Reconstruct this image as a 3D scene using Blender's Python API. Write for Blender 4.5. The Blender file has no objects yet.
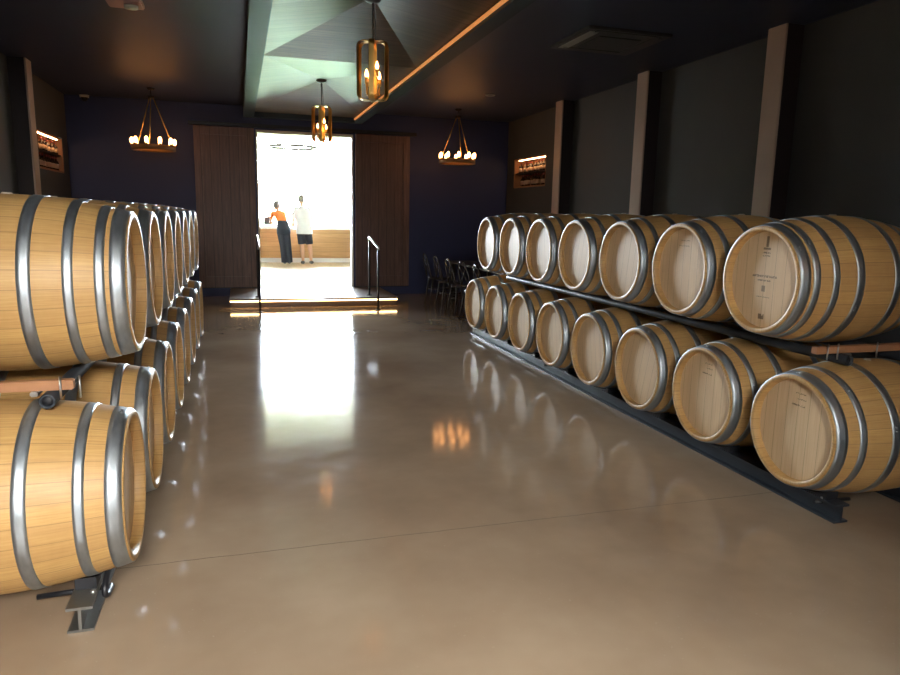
import bpy, bmesh, math, random
from mathutils import Vector, Matrix
PI = math.pi
R = math.radians
random.seed(7)
SC = bpy.context.scene
COL = SC.collection

# ------------------------------------------------------------------ materials
def new_mat(name):
    m = bpy.data.materials.new(name); m.use_nodes = True
    nt = m.node_tree
    return m, nt, nt.nodes['Principled BSDF'], nt.nodes, nt.links

def N(nodes, t, **kw):
    n = nodes.new(t)
    for k, v in kw.items():
        if k.startswith('i_'):
            n.inputs[int(k[2:])].default_value = v
        else:
            setattr(n, k, v)
    return n

def math_node(nt, op, a, b=None):
    n = nt.nodes.new('ShaderNodeMath'); n.operation = op
    for i, v in enumerate((a, b)):
        if v is None: continue
        if isinstance(v, (int, float)): n.inputs[i].default_value = v
        else: nt.links.new(v, n.inputs[i])
    return n.outputs[0]

def mixc(nt, fac, a, b, mode='MIX'):
    n = nt.nodes.new('ShaderNodeMix'); n.data_type = 'RGBA'; n.blend_type = mode
    for s, v in ((0, fac), (6, a), (7, b)):
        if isinstance(v, (int, float)): n.inputs[s].default_value = v
        elif isinstance(v, tuple): n.inputs[s].default_value = (*v[:3], 1)
        else: nt.links.new(v, n.inputs[s])
    return n.outputs[2]

def ramp(nt, fac, stops):
    n = nt.nodes.new('ShaderNodeValToRGB')
    e = n.color_ramp.elements
    while len(e) < len(stops): e.new(0.5)
    for el, (p, c) in zip(e, stops):
        el.position = p; el.color = (*c, 1)
    nt.links.new(fac, n.inputs[0])
    return n.outputs[0]

def obj_coords(nt, scale=(1, 1, 1)):
    tc = nt.nodes.new('ShaderNodeTexCoord'); mp = nt.nodes.new('ShaderNodeMapping')
    mp.inputs['Scale'].default_value = scale
    nt.links.new(tc.outputs['Object'], mp.inputs[0])
    return mp.outputs[0]

def noise(nt, vec, scale, detail=4, rough=.55):
    n = nt.nodes.new('ShaderNodeTexNoise')
    n.inputs['Scale'].default_value = scale; n.inputs['Detail'].default_value = detail
    n.inputs['Roughness'].default_value = rough
    nt.links.new(vec, n.inputs['Vector'])
    return n.outputs[0]

def bump(nt, b, height, strength, dist=.01):
    n = nt.nodes.new('ShaderNodeBump'); n.inputs['Strength'].default_value = strength
    n.inputs['Distance'].default_value = dist
    nt.links.new(height, n.inputs['Height']); nt.links.new(n.outputs[0], b.inputs['Normal'])

def simple(name, col, rough=.5, metal=0., var=.12, scale=6., spec=.5):
    m, nt, b, nd, lk = new_mat(name)
    v = noise(nt, obj_coords(nt), scale)
    c = mixc(nt, v, tuple(x * (1 - var) for x in col), tuple(min(1, x * (1 + var)) for x in col))
    lk.new(c, b.inputs['Base Color'])
    b.inputs['Roughness'].default_value = rough; b.inputs['Metallic'].default_value = metal
    b.inputs['Specular IOR Level'].default_value = spec
    return m

def emit(name, col, strength):
    m, nt, b, nd, lk = new_mat(name)
    b.inputs['Base Color'].default_value = (*col, 1)
    b.inputs['Emission Color'].default_value = (*col, 1)
    b.inputs['Emission Strength'].default_value = strength
    return m

def stave_mat():
    m, nt, b, nd, lk = new_mat('oak_staves')
    tc = nd.new('ShaderNodeTexCoord'); sp = nd.new('ShaderNodeSeparateXYZ')
    lk.new(tc.outputs['Object'], sp.inputs[0])
    ang = math_node(nt, 'ARCTAN2', sp.outputs[2], sp.outputs[1])
    u = math_node(nt, 'MULTIPLY', math_node(nt, 'ADD', ang, PI), 30 / (2 * PI))
    oi = nd.new('ShaderNodeObjectInfo')
    idx = math_node(nt, 'FLOOR', u)
    wn = nd.new('ShaderNodeTexWhiteNoise'); wn.noise_dimensions = '2D'
    cv = nd.new('ShaderNodeCombineXYZ')
    lk.new(idx, cv.inputs[0]); lk.new(oi.outputs['Random'], cv.inputs[1]); lk.new(cv.outputs[0], wn.inputs['Vector'])
    fr = math_node(nt, 'FRACT', u)
    edge = math_node(nt, 'LESS_THAN', math_node(nt, 'ABSOLUTE', math_node(nt, 'SUBTRACT', fr, .5)), .478)
    gv = nd.new('ShaderNodeCombineXYZ')
    lk.new(math_node(nt, 'MULTIPLY', sp.outputs[0], 2.2), gv.inputs[0])
    lk.new(math_node(nt, 'MULTIPLY', u, 4.5), gv.inputs[1])
    lk.new(math_node(nt, 'MULTIPLY', oi.outputs['Random'], 50), gv.inputs[2])
    g = noise(nt, gv.outputs[0], 2.2, 6, .6)
    gv2 = nd.new('ShaderNodeCombineXYZ')
    lk.new(math_node(nt, 'MULTIPLY', sp.outputs[0], 30), gv2.inputs[0])
    lk.new(math_node(nt, 'MULTIPLY', u, 1.2), gv2.inputs[1]); lk.new(idx, gv2.inputs[2])
    fleck = noise(nt, gv2.outputs[0], 1.3, 3)
    c = ramp(nt, g, [(.25, (.39, .21, .07)), (.5, (.52, .315, .11)), (.75, (.62, .41, .165))])
    c = mixc(nt, math_node(nt, 'MULTIPLY', wn.outputs[0], .5), c, (.36, .2, .075))
    c = mixc(nt, math_node(nt, 'MULTIPLY', fleck, .25), c, (.64, .44, .2))
    c = mixc(nt, math_node(nt, 'ADD', math_node(nt, 'MULTIPLY', edge, .55), .45), (.2, .11, .045), c)
    hs = nd.new('ShaderNodeHueSaturation')
    lk.new(math_node(nt, 'ADD', math_node(nt, 'MULTIPLY', oi.outputs['Random'], .25), .87), hs.inputs['Value'])
    lk.new(c, hs.inputs['Color']); lk.new(hs.outputs[0], b.inputs['Base Color'])
    b.inputs['Roughness'].default_value = .48
    bump(nt, b, g, .12, .004)
    return m

def head_mat():
    m, nt, b, nd, lk = new_mat('oak_head_boards')
    tc = nd.new('ShaderNodeTexCoord'); sp = nd.new('ShaderNodeSeparateXYZ')
    lk.new(tc.outputs['Object'], sp.inputs[0])
    oi = nd.new('ShaderNodeObjectInfo')
    u = math_node(nt, 'MULTIPLY', math_node(nt, 'ADD', sp.outputs[1], 1), 13)
    idx = math_node(nt, 'FLOOR', u); fr = math_node(nt, 'FRACT', u)
    wn = nd.new('ShaderNodeTexWhiteNoise'); wn.noise_dimensions = '2D'
    cv = nd.new('ShaderNodeCombineXYZ')
    lk.new(idx, cv.inputs[0]); lk.new(oi.outputs['Random'], cv.inputs[1]); lk.new(cv.outputs[0], wn.inputs['Vector'])
    edge = math_node(nt, 'LESS_THAN', math_node(nt, 'ABSOLUTE', math_node(nt, 'SUBTRACT', fr, .5)), .485)
    gv = nd.new('ShaderNodeCombineXYZ')
    lk.new(math_node(nt, 'MULTIPLY', u, 6), gv.inputs[0]); lk.new(math_node(nt, 'MULTIPLY', sp.outputs[2], 2.5), gv.inputs[1])
    lk.new(oi.outputs['Random'], gv.inputs[2])
    g = noise(nt, gv.outputs[0], 1.6, 5)
    c = ramp(nt, g, [(.3, (.68, .49, .29)), (.7, (.80, .62, .40))])
    c = mixc(nt, math_node(nt, 'MULTIPLY', wn.outputs[0], .4), c, (.66, .47, .27))
    c = mixc(nt, edge, (.36, .24, .12), c)
    lk.new(c, b.inputs['Base Color']); b.inputs['Roughness'].default_value = .55
    bump(nt, b, g, .08, .003)
    return m

def steel_mat():
    m, nt, b, nd, lk = new_mat('galvanised_steel')
    v = noise(nt, obj_coords(nt, (3, 1, 1)), 14, 5)
    c = ramp(nt, v, [(.3, (.35, .40, .45)), (.7, (.47, .53, .58))])
    lk.new(c, b.inputs['Base Color']); b.inputs['Metallic'].default_value = .95
    rr = ramp(nt, v, [(.3, (.40, .40, .40)), (.7, (.52, .52, .52))])
    lk.new(rr, b.inputs['Roughness'])
    return m

def floor_mat():
    m, nt, b, nd, lk = new_mat('polished_concrete')
    co = obj_coords(nt)
    a = noise(nt, co, .55, 5, .6); f = noise(nt, co, 5, 6, .65); s = noise(nt, co, 60, 3)
    c = ramp(nt, a, [(.32, (.235, .16, .105)), (.5, (.34, .25, .17)), (.68, (.44, .345, .25))])
    c = mixc(nt, math_node(nt, 'MULTIPLY', f, .45), c, (.31, .235, .17))
    c = mixc(nt, math_node(nt, 'MULTIPLY', math_node(nt, 'GREATER_THAN', s, .70), .35), c, (.45, .38, .3))
    # saw-cut joints across the slab
    sp = nd.new('ShaderNodeSeparateXYZ'); lk.new(co, sp.inputs[0])
    j = math_node(nt, 'FRACT', math_node(nt, 'DIVIDE', math_node(nt, 'ADD', sp.outputs[1], 18 + 3 - 3.08), 6.0))
    wob = math_node(nt, 'MULTIPLY', math_node(nt, 'SUBTRACT', f, .5), .004)
    jl = math_node(nt, 'LESS_THAN', math_node(nt, 'ABSOLUTE', math_node(nt, 'ADD', math_node(nt, 'SUBTRACT', j, .5), wob)), .0004)
    c = mixc(nt, jl, c, (.17, .13, .095))
    lk.new(c, b.inputs['Base Color'])
    rr = ramp(nt, f, [(.3, (.06, .06, .06)), (.7, (.12, .12, .12))])
    lk.new(rr, b.inputs['Roughness'])
    b.inputs['Specular IOR Level'].default_value = .5
    w = noise(nt, obj_coords(nt, (1.0, 1.6, 1)), 7, 3)
    bump(nt, b, w, .03, .01)
    return m

def planks_mat(name, cols, rough, width=.12, axis=1, spec=.5):
    m, nt, b, nd, lk = new_mat(name)
    tc = nd.new('ShaderNodeTexCoord'); sp = nd.new('ShaderNodeSeparateXYZ')
    lk.new(tc.outputs['Object'], sp.inputs[0])
    u = math_node(nt, 'DIVIDE', math_node(nt, 'ADD', sp.outputs[axis], 50), width)
    idx = math_node(nt, 'FLOOR', u); fr = math_node(nt, 'FRACT', u)
    wn = nd.new('ShaderNodeTexWhiteNoise'); wn.noise_dimensions = '1D'; lk.new(idx, wn.inputs['W'])
    other = [i for i in (0, 1, 2) if i != axis]
    gv = nd.new('ShaderNodeCombineXYZ')
    lk.new(math_node(nt, 'MULTIPLY', u, 3), gv.inputs[0]); lk.new(math_node(nt, 'MULTIPLY', sp.outputs[other[0]], 1.5), gv.inputs[1])
    lk.new(math_node(nt, 'MULTIPLY', sp.outputs[other[1]], 1.5), gv.inputs[2])
    g = noise(nt, gv.outputs[0], 1.5, 6, .6)
    c = ramp(nt, g, [(.3, cols[0]), (.55, cols[1]), (.75, cols[2])])
    c = mixc(nt, math_node(nt, 'MULTIPLY', wn.outputs[0], .45), c, cols[0])
    edge = math_node(nt, 'LESS_THAN', math_node(nt, 'ABSOLUTE', math_node(nt, 'SUBTRACT', fr, .5)), .48)
    c = mixc(nt, edge, tuple(x * .4 for x in cols[0]), c)
    lk.new(c, b.inputs['Base Color']); b.inputs['Roughness'].default_value = rough
    b.inputs['Specular IOR Level'].default_value = spec
    bump(nt, b, g, .1, .004)
    return m

M = {}
M['staves'] = stave_mat(); M['head'] = head_mat(); M['steel'] = steel_mat(); M['floor'] = floor_mat()
M['navy'] = simple('navy_wall_paint', (.020, .032, .11), .55, 0, .1, 2)
M['charcoal'] = simple('charcoal_wall_paint', (.072, .078, .080), .6, 0, .1, 2)
M['ceil'] = simple('dark_ceiling_paint', (.036, .046, .090), .5, 0, .1, 2)
M['beam'] = simple('grey_blue_beam_paint', (.05, .07, .086), .5, 0, .08, 3, .06)
M['coffer'] = planks_mat('varnished_ceiling_boards', [(.065, .04, .025), (.105, .064, .038), (.15, .095, .058)], .40, .14, 1, .09)
M['door'] = planks_mat('dark_stained_door_wood', [(.09, .050, .042), (.16, .086, .068), (.23, .125, .092)], .45, .16, 0)
M['column'] = simple('copper_brown_column', (.58, .43, .33), .42, 0, .15, 3)
M['shadepost'] = simple('shade_toned_post', (.03, .022, .024), .55, 0, .15, 3)  # column brown darkened to carry the shade on its unlit sides
M['counter_wood'] = planks_mat('honey_counter_wood', [(.36, .19, .07), (.46, .26, .10), (.54, .33, .14)], .4, .13, 2)
M['white'] = simple('white_paint', (.82, .82, .80), .5, 0, .03)
M['cream'] = simple('cream_lining', (.75, .70, .58), .5, 0, .03)
M['barfloor'] = planks_mat('pale_timber_floor', [(.42, .31, .2), (.5, .38, .26), (.58, .46, .33)], .28, .14, 0)
M['step'] = planks_mat('brown_step_timber', [(.10, .06, .04), (.15, .09, .06), (.2, .125, .085)], .4, .14, 1)
M['black'] = simple('black_steel', (.015, .017, .022), .4, .3, .2)
M['railsteel'] = simple('dark_painted_rail', (.026, .034, .047), .48, .2, .2)
M['ibeam'] = simple('grey_steel_beam', (.20, .20, .19), .42, .8, .25, 12)
M['rubber'] = simple('black_rubber', (.012, .013, .018), .5, 0, .2)
M['chrome'] = simple('bright_zinc', (.52, .53, .54), .32, 1, .1)
M['redwood'] = simple('reddish_timber_bar', (.36, .175, .085), .5, 0, .25, 9)
M['bung'] = simple('grey_silicone', (.42, .38, .32), .4)
M['greymetal'] = simple('dull_grey_metal', (.16, .15, .14), .6, .2, .1)
M['brass'] = simple('antique_brass', (.75, .50, .16), .3, 1, .15)
M['bronze'] = simple('dark_bronze', (.06, .045, .035), .35, .8, .15)
M['ringwood'] = simple('warm_ring_timber', (.32, .17, .07), .45, .2, .2)
M['bulb'] = emit('warm_filament', (1, .42, .13), 7)
M['glass'] = None
M['led'] = emit('warm_led_strip', (1, .62, .26), 5)
M['ledcove'] = emit('amber_cove_strip', (1, .40, .12), .15)
M['ledniche'] = emit('niche_led_strip', (1, .60, .28), 8)
M['nichewood'] = simple('niche_timber', (.42, .20, .085), .5, 0, .15)
M['bottle'] = simple('dark_bottle_glass', (.035, .02, .014), .15, 0, .1)
M['label'] = simple('cream_paper_label', (.62, .45, .33), .7)
M['capsule'] = simple('red_foil_capsule', (.25, .04, .03), .4)
M['acwhite'] = simple('dark_grille', (.045, .047, .05), .35)
M['chair'] = simple('black_bentwood', (.045, .045, .055), .2, 0, .2)
M['table'] = simple('dark_table_top', (.03, .028, .03), .3)
M['skin'] = simple('skin', (.62, .36, .24), .5, 0, .05)
M['hairgrey'] = simple('grey_brown_hair', (.16, .15, .15), .6)
M['orange'] = simple('orange_top', (.80, .22, .05), .7)
M['pants'] = simple('dark_navy_trousers', (.022, .028, .045), .8)
M['shirt'] = simple('white_shirt', (.72, .74, .80), .8)
M['shorts'] = simple('dark_shorts', (.022, .027, .04), .8)
M['shoe'] = simple('grey_shoe', (.10, .10, .11), .6)
M['lawn'] = simple('lawn_grass', (.10, .18, .06), .8, 0, .4, 3)
M['taupe'] = simple('taupe_plaster', (.28, .26, .24), .7, 0, .06)
M['pave'] = simple('pale_paving', (.42, .39, .34), .8, 0, .1, 3)
M['pink'] = simple('pinkish_fitting', (.45, .24, .22), .35)
M['camwhite'] = simple('pale_plastic', (.55, .56, .52), .35)

def glass_mat(name):
    m, nt, b, nd, lk = new_mat(name)
    tr = nd.new('ShaderNodeBsdfTransparent'); gl = nd.new('ShaderNodeBsdfGlossy'); gl.inputs['Roughness'].default_value = .02
    mx = nd.new('ShaderNodeMixShader'); mx.inputs[0].default_value = .05
    lk.new(tr.outputs[0], mx.inputs[1]); lk.new(gl.outputs[0], mx.inputs[2])
    lk.new(mx.outputs[0], nd['Material Output'].inputs[0])
    return m
M['glass'] = glass_mat('clear_glass')

# ------------------------------------------------------------------ mesh helpers
class MB:
    def __init__(s): s.bm = bmesh.new()
    def box(s, x0, x1, y0, y1, z0, z1, bev=0):
        vs = [s.bm.verts.new((x, y, z)) for x in (x0, x1) for y in (y0, y1) for z in (z0, z1)]
        fs = [(0, 1, 3, 2), (4, 6, 7, 5), (0, 4, 5, 1), (2, 3, 7, 6), (0, 2, 6, 4), (1, 5, 7, 3)]
        fl = [s.bm.faces.new([vs[i] for i in f]) for f in fs]
        if bev:
            es = list({e for f in fl for e in f.edges})
            bmesh.ops.bevel(s.bm, geom=es, offset=bev, segments=2, affect='EDGES')
        return s
    def lathe(s, prof, axis='X', seg=48, closed=True, c=(0, 0, 0), smooth=True):
        rings = []
        for (a, r) in prof:
            if r < 1e-6:
                p = {'X': (a, 0, 0), 'Y': (0, a, 0), 'Z': (0, 0, a)}[axis]
                rings.append([s.bm.verts.new(Vector(p) + Vector(c))])
            else:
                ring = []
                for k in range(seg):
                    t = 2 * PI * k / seg; u, v = r * math.cos(t), r * math.sin(t)
                    p = {'X': (a, u, v), 'Y': (v, a, u), 'Z': (u, v, a)}[axis]
                    ring.append(s.bm.verts.new(Vector(p) + Vector(c)))
                rings.append(ring)
        pairs = list(zip(rings, rings[1:]))
        if closed: pairs.append((rings[-1], rings[0]))
        for A, B in pairs:
            if len(A) == 1 and len(B) == 1: continue
            for k in range(seg):
                a0, a1 = A[k % len(A)], A[(k + 1) % len(A)]
                b0, b1 = B[k % len(B)], B[(k + 1) % len(B)]
                q = []
                for v in (a0, a1, b1, b0):
                    if v not in q: q.append(v)
                if len(q) > 2:
                    f = s.bm.faces.new(q); f.smooth = smooth
        return s
    def tube(s, pts, r, seg=10, closed=False, flat=None):
        pts = [Vector(p) for p in pts]; n = len(pts)
        rad = r if isinstance(r, (list, tuple)) else [r] * n
        rings = []; up = None
        for i, p in enumerate(pts):
            if closed: t = pts[(i + 1) % n] - pts[i - 1]
            else: t = pts[min(i + 1, n - 1)] - pts[max(i - 1, 0)]
            t.normalize()
            if up is None:
                up = Vector((0, 0, 1)) if abs(t.z) < .9 else Vector((1, 0, 0))
            side = t.cross(up)
            if side.length < 1e-5: side = t.orthogonal()
            side.normalize(); up = side.cross(t).normalized()
            ring = []
            for k in range(seg):
                a = 2 * PI * k / seg
                ring.append(s.bm.verts.new(p + side * (math.cos(a) * rad[i]) + up * (math.sin(a) * rad[i])))
            rings.append(ring)
        m = n if closed else n - 1
        for i in range(m):
            A, B = rings[i], rings[(i + 1) % n]
            for k in range(seg):
                f = s.bm.faces.new((A[k], A[(k + 1) % seg], B[(k + 1) % seg], B[k])); f.smooth = True
        if not closed:
            s.bm.faces.new(rings[0][::-1]); s.bm.faces.new(rings[-1])
        return s
    def ribbon(s, pts, wdir, w, th):
        """flat closed band: loop of points, width along wdir, thickness in plane"""
        pts = [Vector(p) for p in pts]; n = len(pts); wd = Vector(wdir).normalized()
        rings = []
        for i, p in enumerate(pts):
            t = (pts[(i + 1) % n] - pts[i - 1]).normalized(); nn = t.cross(wd).normalized()
            rings.append([s.bm.verts.new(p + wd * a * w / 2 + nn * b * th / 2) for a, b in ((-1, -1), (1, -1), (1, 1), (-1, 1))])
        for i in range(n):
            A, B = rings[i], rings[(i + 1) % n]
            for k in range(4): s.bm.faces.new((A[k], A[(k + 1) % 4], B[(k + 1) % 4], B[k]))
        return s
    def prism(s, poly, axis, a0, a1):
        """polygon (u,v) extruded along axis; for X: (y,z), Y: (x,z), Z: (x,y)"""
        def P(u, v, a): return {'X': (a, u, v), 'Y': (u, a, v), 'Z': (u, v, a)}[axis]
        A = [s.bm.verts.new(P(u, v, a0)) for u, v in poly]; B = [s.bm.verts.new(P(u, v, a1)) for u, v in poly]
        n = len(poly)
        s.bm.faces.new(A); s.bm.faces.new(B[::-1])
        for i in range(n): s.bm.faces.new((A[i], B[i], B[(i + 1) % n], A[(i + 1) % n]))
        return s
    def ball(s, c, r, sx=1, sy=1, sz=1, seg=16):
        mat = Matrix.Translation(c) @ Matrix.Diagonal((r * sx, r * sy, r * sz, 1))
        res = bmesh.ops.create_uvsphere(s.bm, u_segments=seg, v_segments=max(8, seg // 2), radius=1, matrix=mat)
        for v in res['verts']:
            for f in v.link_faces: f.smooth = True
        return s
    def build(s, name, mat, parent=None, loc=None, off=None):
        bmesh.ops.recalc_face_normals(s.bm, faces=s.bm.faces[:])
        if off: bmesh.ops.translate(s.bm, verts=s.bm.verts[:], vec=Vector(off))
        me = bpy.data.meshes.new(name); s.bm.to_mesh(me); s.bm.free()
        o = bpy.data.objects.new(name, me); COL.objects.link(o)
        if mat: me.materials.append(mat)
        if parent: o.parent = parent
        if loc: o.location = loc
        return o

def tag(o, label=None, cat=None, group=None, kind=None):
    if label: o['label'] = label
    if cat: o['category'] = cat
    if group: o['group'] = group
    if kind: o['kind'] = kind
    return o
def empty(name, loc, rz=0):
    o = bpy.data.objects.new(name, None); COL.objects.link(o)
    o.location = loc; o.rotation_euler = (0, 0, rz); o.empty_display_size = .1
    return o
def struct(mb, name, mat, parent=None):
    o = mb.build(name, mat, parent)
    if parent is None: o['kind'] = 'structure'
    return o
KIDS = {}
def kids(o): return [c for c in bpy.data.objects if c.parent == o]
def copy_tree(o, parent=None):
    c = o.copy(); COL.objects.link(c); c.parent = parent
    for k in kids(o): copy_tree(k, c)
    return c

def cells(us, vs, holes):
    us = sorted(set(us)); vs = sorted(set(vs))
    for a, b in zip(us, us[1:]):
        for c, d in zip(vs, vs[1:]):
            um, vm = (a + b) / 2, (c + d) / 2
            if any(h[0] < um < h[1] and h[2] < vm < h[3] for h in holes): continue
            yield a, b, c, d
def wall_y(name, y0, y1, x0, x1, z0, z1, holes, mat):
    mb = MB()
    us = [x0, x1] + [h[i] for h in holes for i in (0, 1)]; vs = [z0, z1] + [h[i] for h in holes for i in (2, 3)]
    for a, b, c, d in cells(us, vs, holes): mb.box(a, b, y0, y1, c, d)
    return struct(mb, name, mat)
def wall_x(name, xa, xb, y0, y1, z0, z1, holes, mat):
    mb = MB()
    us = [y0, y1] + [h[i] for h in holes for i in (0, 1)]; vs = [z0, z1] + [h[i] for h in holes for i in (2, 3)]
    for a, b, c, d in cells(us, vs, holes): mb.box(xa, xb, a, b, c, d)
    return struct(mb, name, mat)

# ------------------------------------------------------------------ dimensions
CX = 1.19
XL, XR = -2.72, 5.20          # side walls
YB = 13.30                    # far wall
YR = -1.20                    # wall behind the camera
ZC = 3.40                     # flat ceiling
LZ = .15                      # landing height
OX0, OX1, OZ = .33, 2.09, 3.00
NZ0, NZ1 = 2.10, 2.66

# ------------------------------------------------------------------ room shell
struct(MB().box(XL - .2, XR + .2, YR - .2, YB + .2, -.2, 0), 'floor', M['floor'])
wall_x('wall_right', XR, XR + .45, YR, YB + .2, 0, ZC, [(11.45, 12.95, NZ0, NZ1)], M['charcoal'])
wall_x('wall_left', XL - .45, XL, YR, YB + .2, 0, ZC, [(11.45, 12.95, NZ0, NZ1)], M['charcoal'])
wall_y('wall_far', YB, YB + .2, XL, XR, 0, 3.7, [(OX0, OX1, LZ, OZ)], M['navy'])
REAR = (-1.2, .96, 0, 3.0)
VY = -4.0
wall_y('wall_rear', YR - .2, YR, XL, XR, 0, 3.7, [REAR], M['charcoal'])
# flat ceiling either side of the timber coffer
mb = MB()
mb.box(XL, .15, YR, YB, ZC, ZC + .25); mb.box(2.23, XR, YR, YB, ZC, ZC + .25); struct(mb, 'ceiling', M['ceil'])
struct(MB().box(.13, .31, YR, YB, 3.2, 3.66), 'trim_1', M['beam'])
struct(MB().box(2.09, 2.25, YR, YB, 3.2, 3.66), 'trim_2', M['beam'])
struct(MB().box(.31, 2.09, 13.1, YB, 3.2, 3.66), 'trim_3', M['beam'])
# folded timber panels: shallow pyramids with the fold lines meeting at each lamp
mb = MB()
ZS, ZA = 3.28, 3.43
edges = [12.46, 8.44, 4.42, .40, YR]
cen = [10.46, 6.43, 2.41, -.4]
x0, x1 = .31, 2.09
bm = mb.bm
for i in range(4):
    ya, yb = edges[i], edges[i + 1]
    c = [bm.verts.new(p) for p in ((x0, ya, ZS), (x1, ya, ZS), (x1, yb, ZS), (x0, yb, ZS))]
    t = bm.verts.new((CX, cen[i], ZA))
    for k in range(4): bm.faces.new((c[k], c[(k + 1) % 4], t))
fl = [bm.verts.new(p) for p in ((x0, 12.46, ZS), (x1, 12.46, ZS), (x1, 13.1, ZS), (x0, 13.1, ZS))]
bm.faces.new(fl)
mb.box(x0, x1, YR, 13.1, 3.56, 3.66)
struct(mb, 'ceiling_coffer', M['coffer'])

o = MB().box(2.058, 2.088, YR + .1, 13.0, 3.228, 3.254, .004).build('cove_light', M['ledcove'])
tag(o, 'long amber light strip along the right edge of the timber ceiling', 'light strip')

# columns standing against the side walls
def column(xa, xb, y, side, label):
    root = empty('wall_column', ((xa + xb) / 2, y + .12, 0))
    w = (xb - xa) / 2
    MB().box(-w, w, -.12, .12, .001, ZC - .002, .004).build('post', M['shadepost'], root)  # shade of the unlit sides is put into the post colour
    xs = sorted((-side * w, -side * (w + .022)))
    MB().box(xs[0], xs[1], -.121, .121, .001, ZC - .002, .004).build('lit_tone_face', M['column'], root)['label'] = 'copper brown room-side face in its lit tone'  # added face board keeps the lit copper tone towards the room
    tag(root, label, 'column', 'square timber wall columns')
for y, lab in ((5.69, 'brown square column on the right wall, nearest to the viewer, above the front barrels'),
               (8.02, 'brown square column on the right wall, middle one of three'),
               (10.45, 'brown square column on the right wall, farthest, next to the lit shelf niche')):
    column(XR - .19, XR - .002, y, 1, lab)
column(XL + .002, XL + .19, 10.30, -1, 'square column with shade-toned sides on the left wall beside the lit niche')

# landing at the doorway with its light strip
struct(MB().box(-.17, 2.56, 11.60, YB - .005, .002, LZ - .03), 'step', M['step'])
struct(MB().box(-.19, 2.58, 11.56, YB - .003, LZ - .03, LZ, .004), 'step_tread', M['step'])
o = MB().box(-.18, 2.57, 11.572, 11.598, LZ - .052, LZ - .032).build('step_light', M['led'])
tag(o, 'glowing warm light strip under the nosing of the doorway step', 'light strip')
# tread studs on the landing
for i in range(14):
    o = MB().lathe([(0, .0), (0, .018), (.004, .015), (.004, 0)], 'Z', 12, closed=False).build('floor_stud', M['chrome'], loc=(.72 + i * .085, 12.15, LZ))
    tag(o, 'small round warning stud in a row on the landing before the doorway', 'floor stud', 'warning studs on the landing')

# sliding doors
def door(name, xa, xb, hx):
    root = empty(name, ((xa + xb) / 2, YB - .07, LZ + .02)); root['kind'] = 'structure'
    w = (xb - xa) / 2; H = 2.84
    MB().box(-w, w, .0, .03, 0, H).build('door_panel', M['door'], root)
    st = .13
    MB().box(-w, -w + st, -.03, 0, 0, H, .004).build('stile', M['door'], root)
    MB().box(w - st, w, -.03, 0, 0, H, .004).build('stile', M['door'], root)
    for z0, z1 in ((0, .2), (1.16, 1.30), (H - .14, H)):
        MB().box(-w + st, w - st, -.028, 0, z0, z1, .004).build('cross_rail', M['door'], root)
    MB().box(-w, w, -.012, .03, -.014, 0).build('bottom_seal', M['black'], root)
    return root
door('door_1', -.72, .30, 1)
door('door_2', 2.12, 3.16, -1)
struct(MB().box(-.80, 3.3, YB - .06, YB - .001, 3.03, 3.09), 'trim_4', M['black'])
# doorway lining
mb = MB(); mb.box(OX0 - .001, OX0 + .03, YB - .01, YB + .21, LZ, OZ); mb.box(OX1 - .03, OX1 + .001, YB - .01, YB + .21, LZ, OZ)
mb.box(OX0 + .03, OX1 - .03, YB, YB + .21, OZ - .05, OZ + .001)
struct(mb, 'trim_5', M['cream'])

# handrails
def handrail(x, label):
    root = empty('handrail', (x, 11.13, 0))
    zt = 1.03
    for dy, z0, z1 in ((-.06, 0, zt - .02), (.74, LZ, zt + .11)):
        MB().tube([(0, dy, z0 + .006), (0, dy, z1)], .017, 10).build('post', M['black'], root)
        MB().lathe([(0, 0), (0, .05), (.008, .05), (.01, .02), (.01, 0)], 'Z', 16, closed=False, c=(0, dy, z0 + .001)).build('base_flange', M['black'], root)
    MB().tube([(0, -.09, zt - .05), (0, -.07, zt - .015), (0, .74, zt + .12), (0, .79, zt + .10)], .021, 10).build('grip_rail', M['chrome'], root)
    tag(root, label, 'handrail', 'handrails at the step')
handrail(.27, 'slim steel handrail on the left side of the doorway step')
handrail(2.14, 'slim steel handrail on the right side of the doorway step')

# ------------------------------------------------------------------ bright room beyond
BY0, BY1 = YB + .2, 24.0
BX0, BX1 = -4.0, 8.0
BZ = 4.2
struct(MB().box(BX0 - .2, BX1 + .2, BY0 - .001, BY1 + .2, LZ - .2, LZ), 'floor_beyond', M['barfloor'])
struct(MB().box(BX0 - .2, BX1 + .2, BY0, BY1 + .2, BZ, BZ + .2), 'ceiling_beyond', M['pave'])
wb = [(-2.0, 1.3, LZ + .3, 4.0), (1.36, 5.6, LZ + .3, 4.0)]
wall_y('wall_beyond_far', BY1, BY1 + .2, BX0, BX1, LZ, BZ, wb, M['white'])
ws = []
wall_x('wall_beyond_left', BX0 - .2, BX0, BY0, BY1, LZ, BZ, ws, M['taupe'])
wall_x('wall_beyond_right', BX1, BX1 + .2, BY0, BY1, LZ, BZ, ws, M['taupe'])
wall_y('wall_beyond_near', BY0, BY0 + .02, BX0, BX1, LZ, BZ, [(OX0, OX1, LZ, OZ)], M['taupe'])
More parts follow.
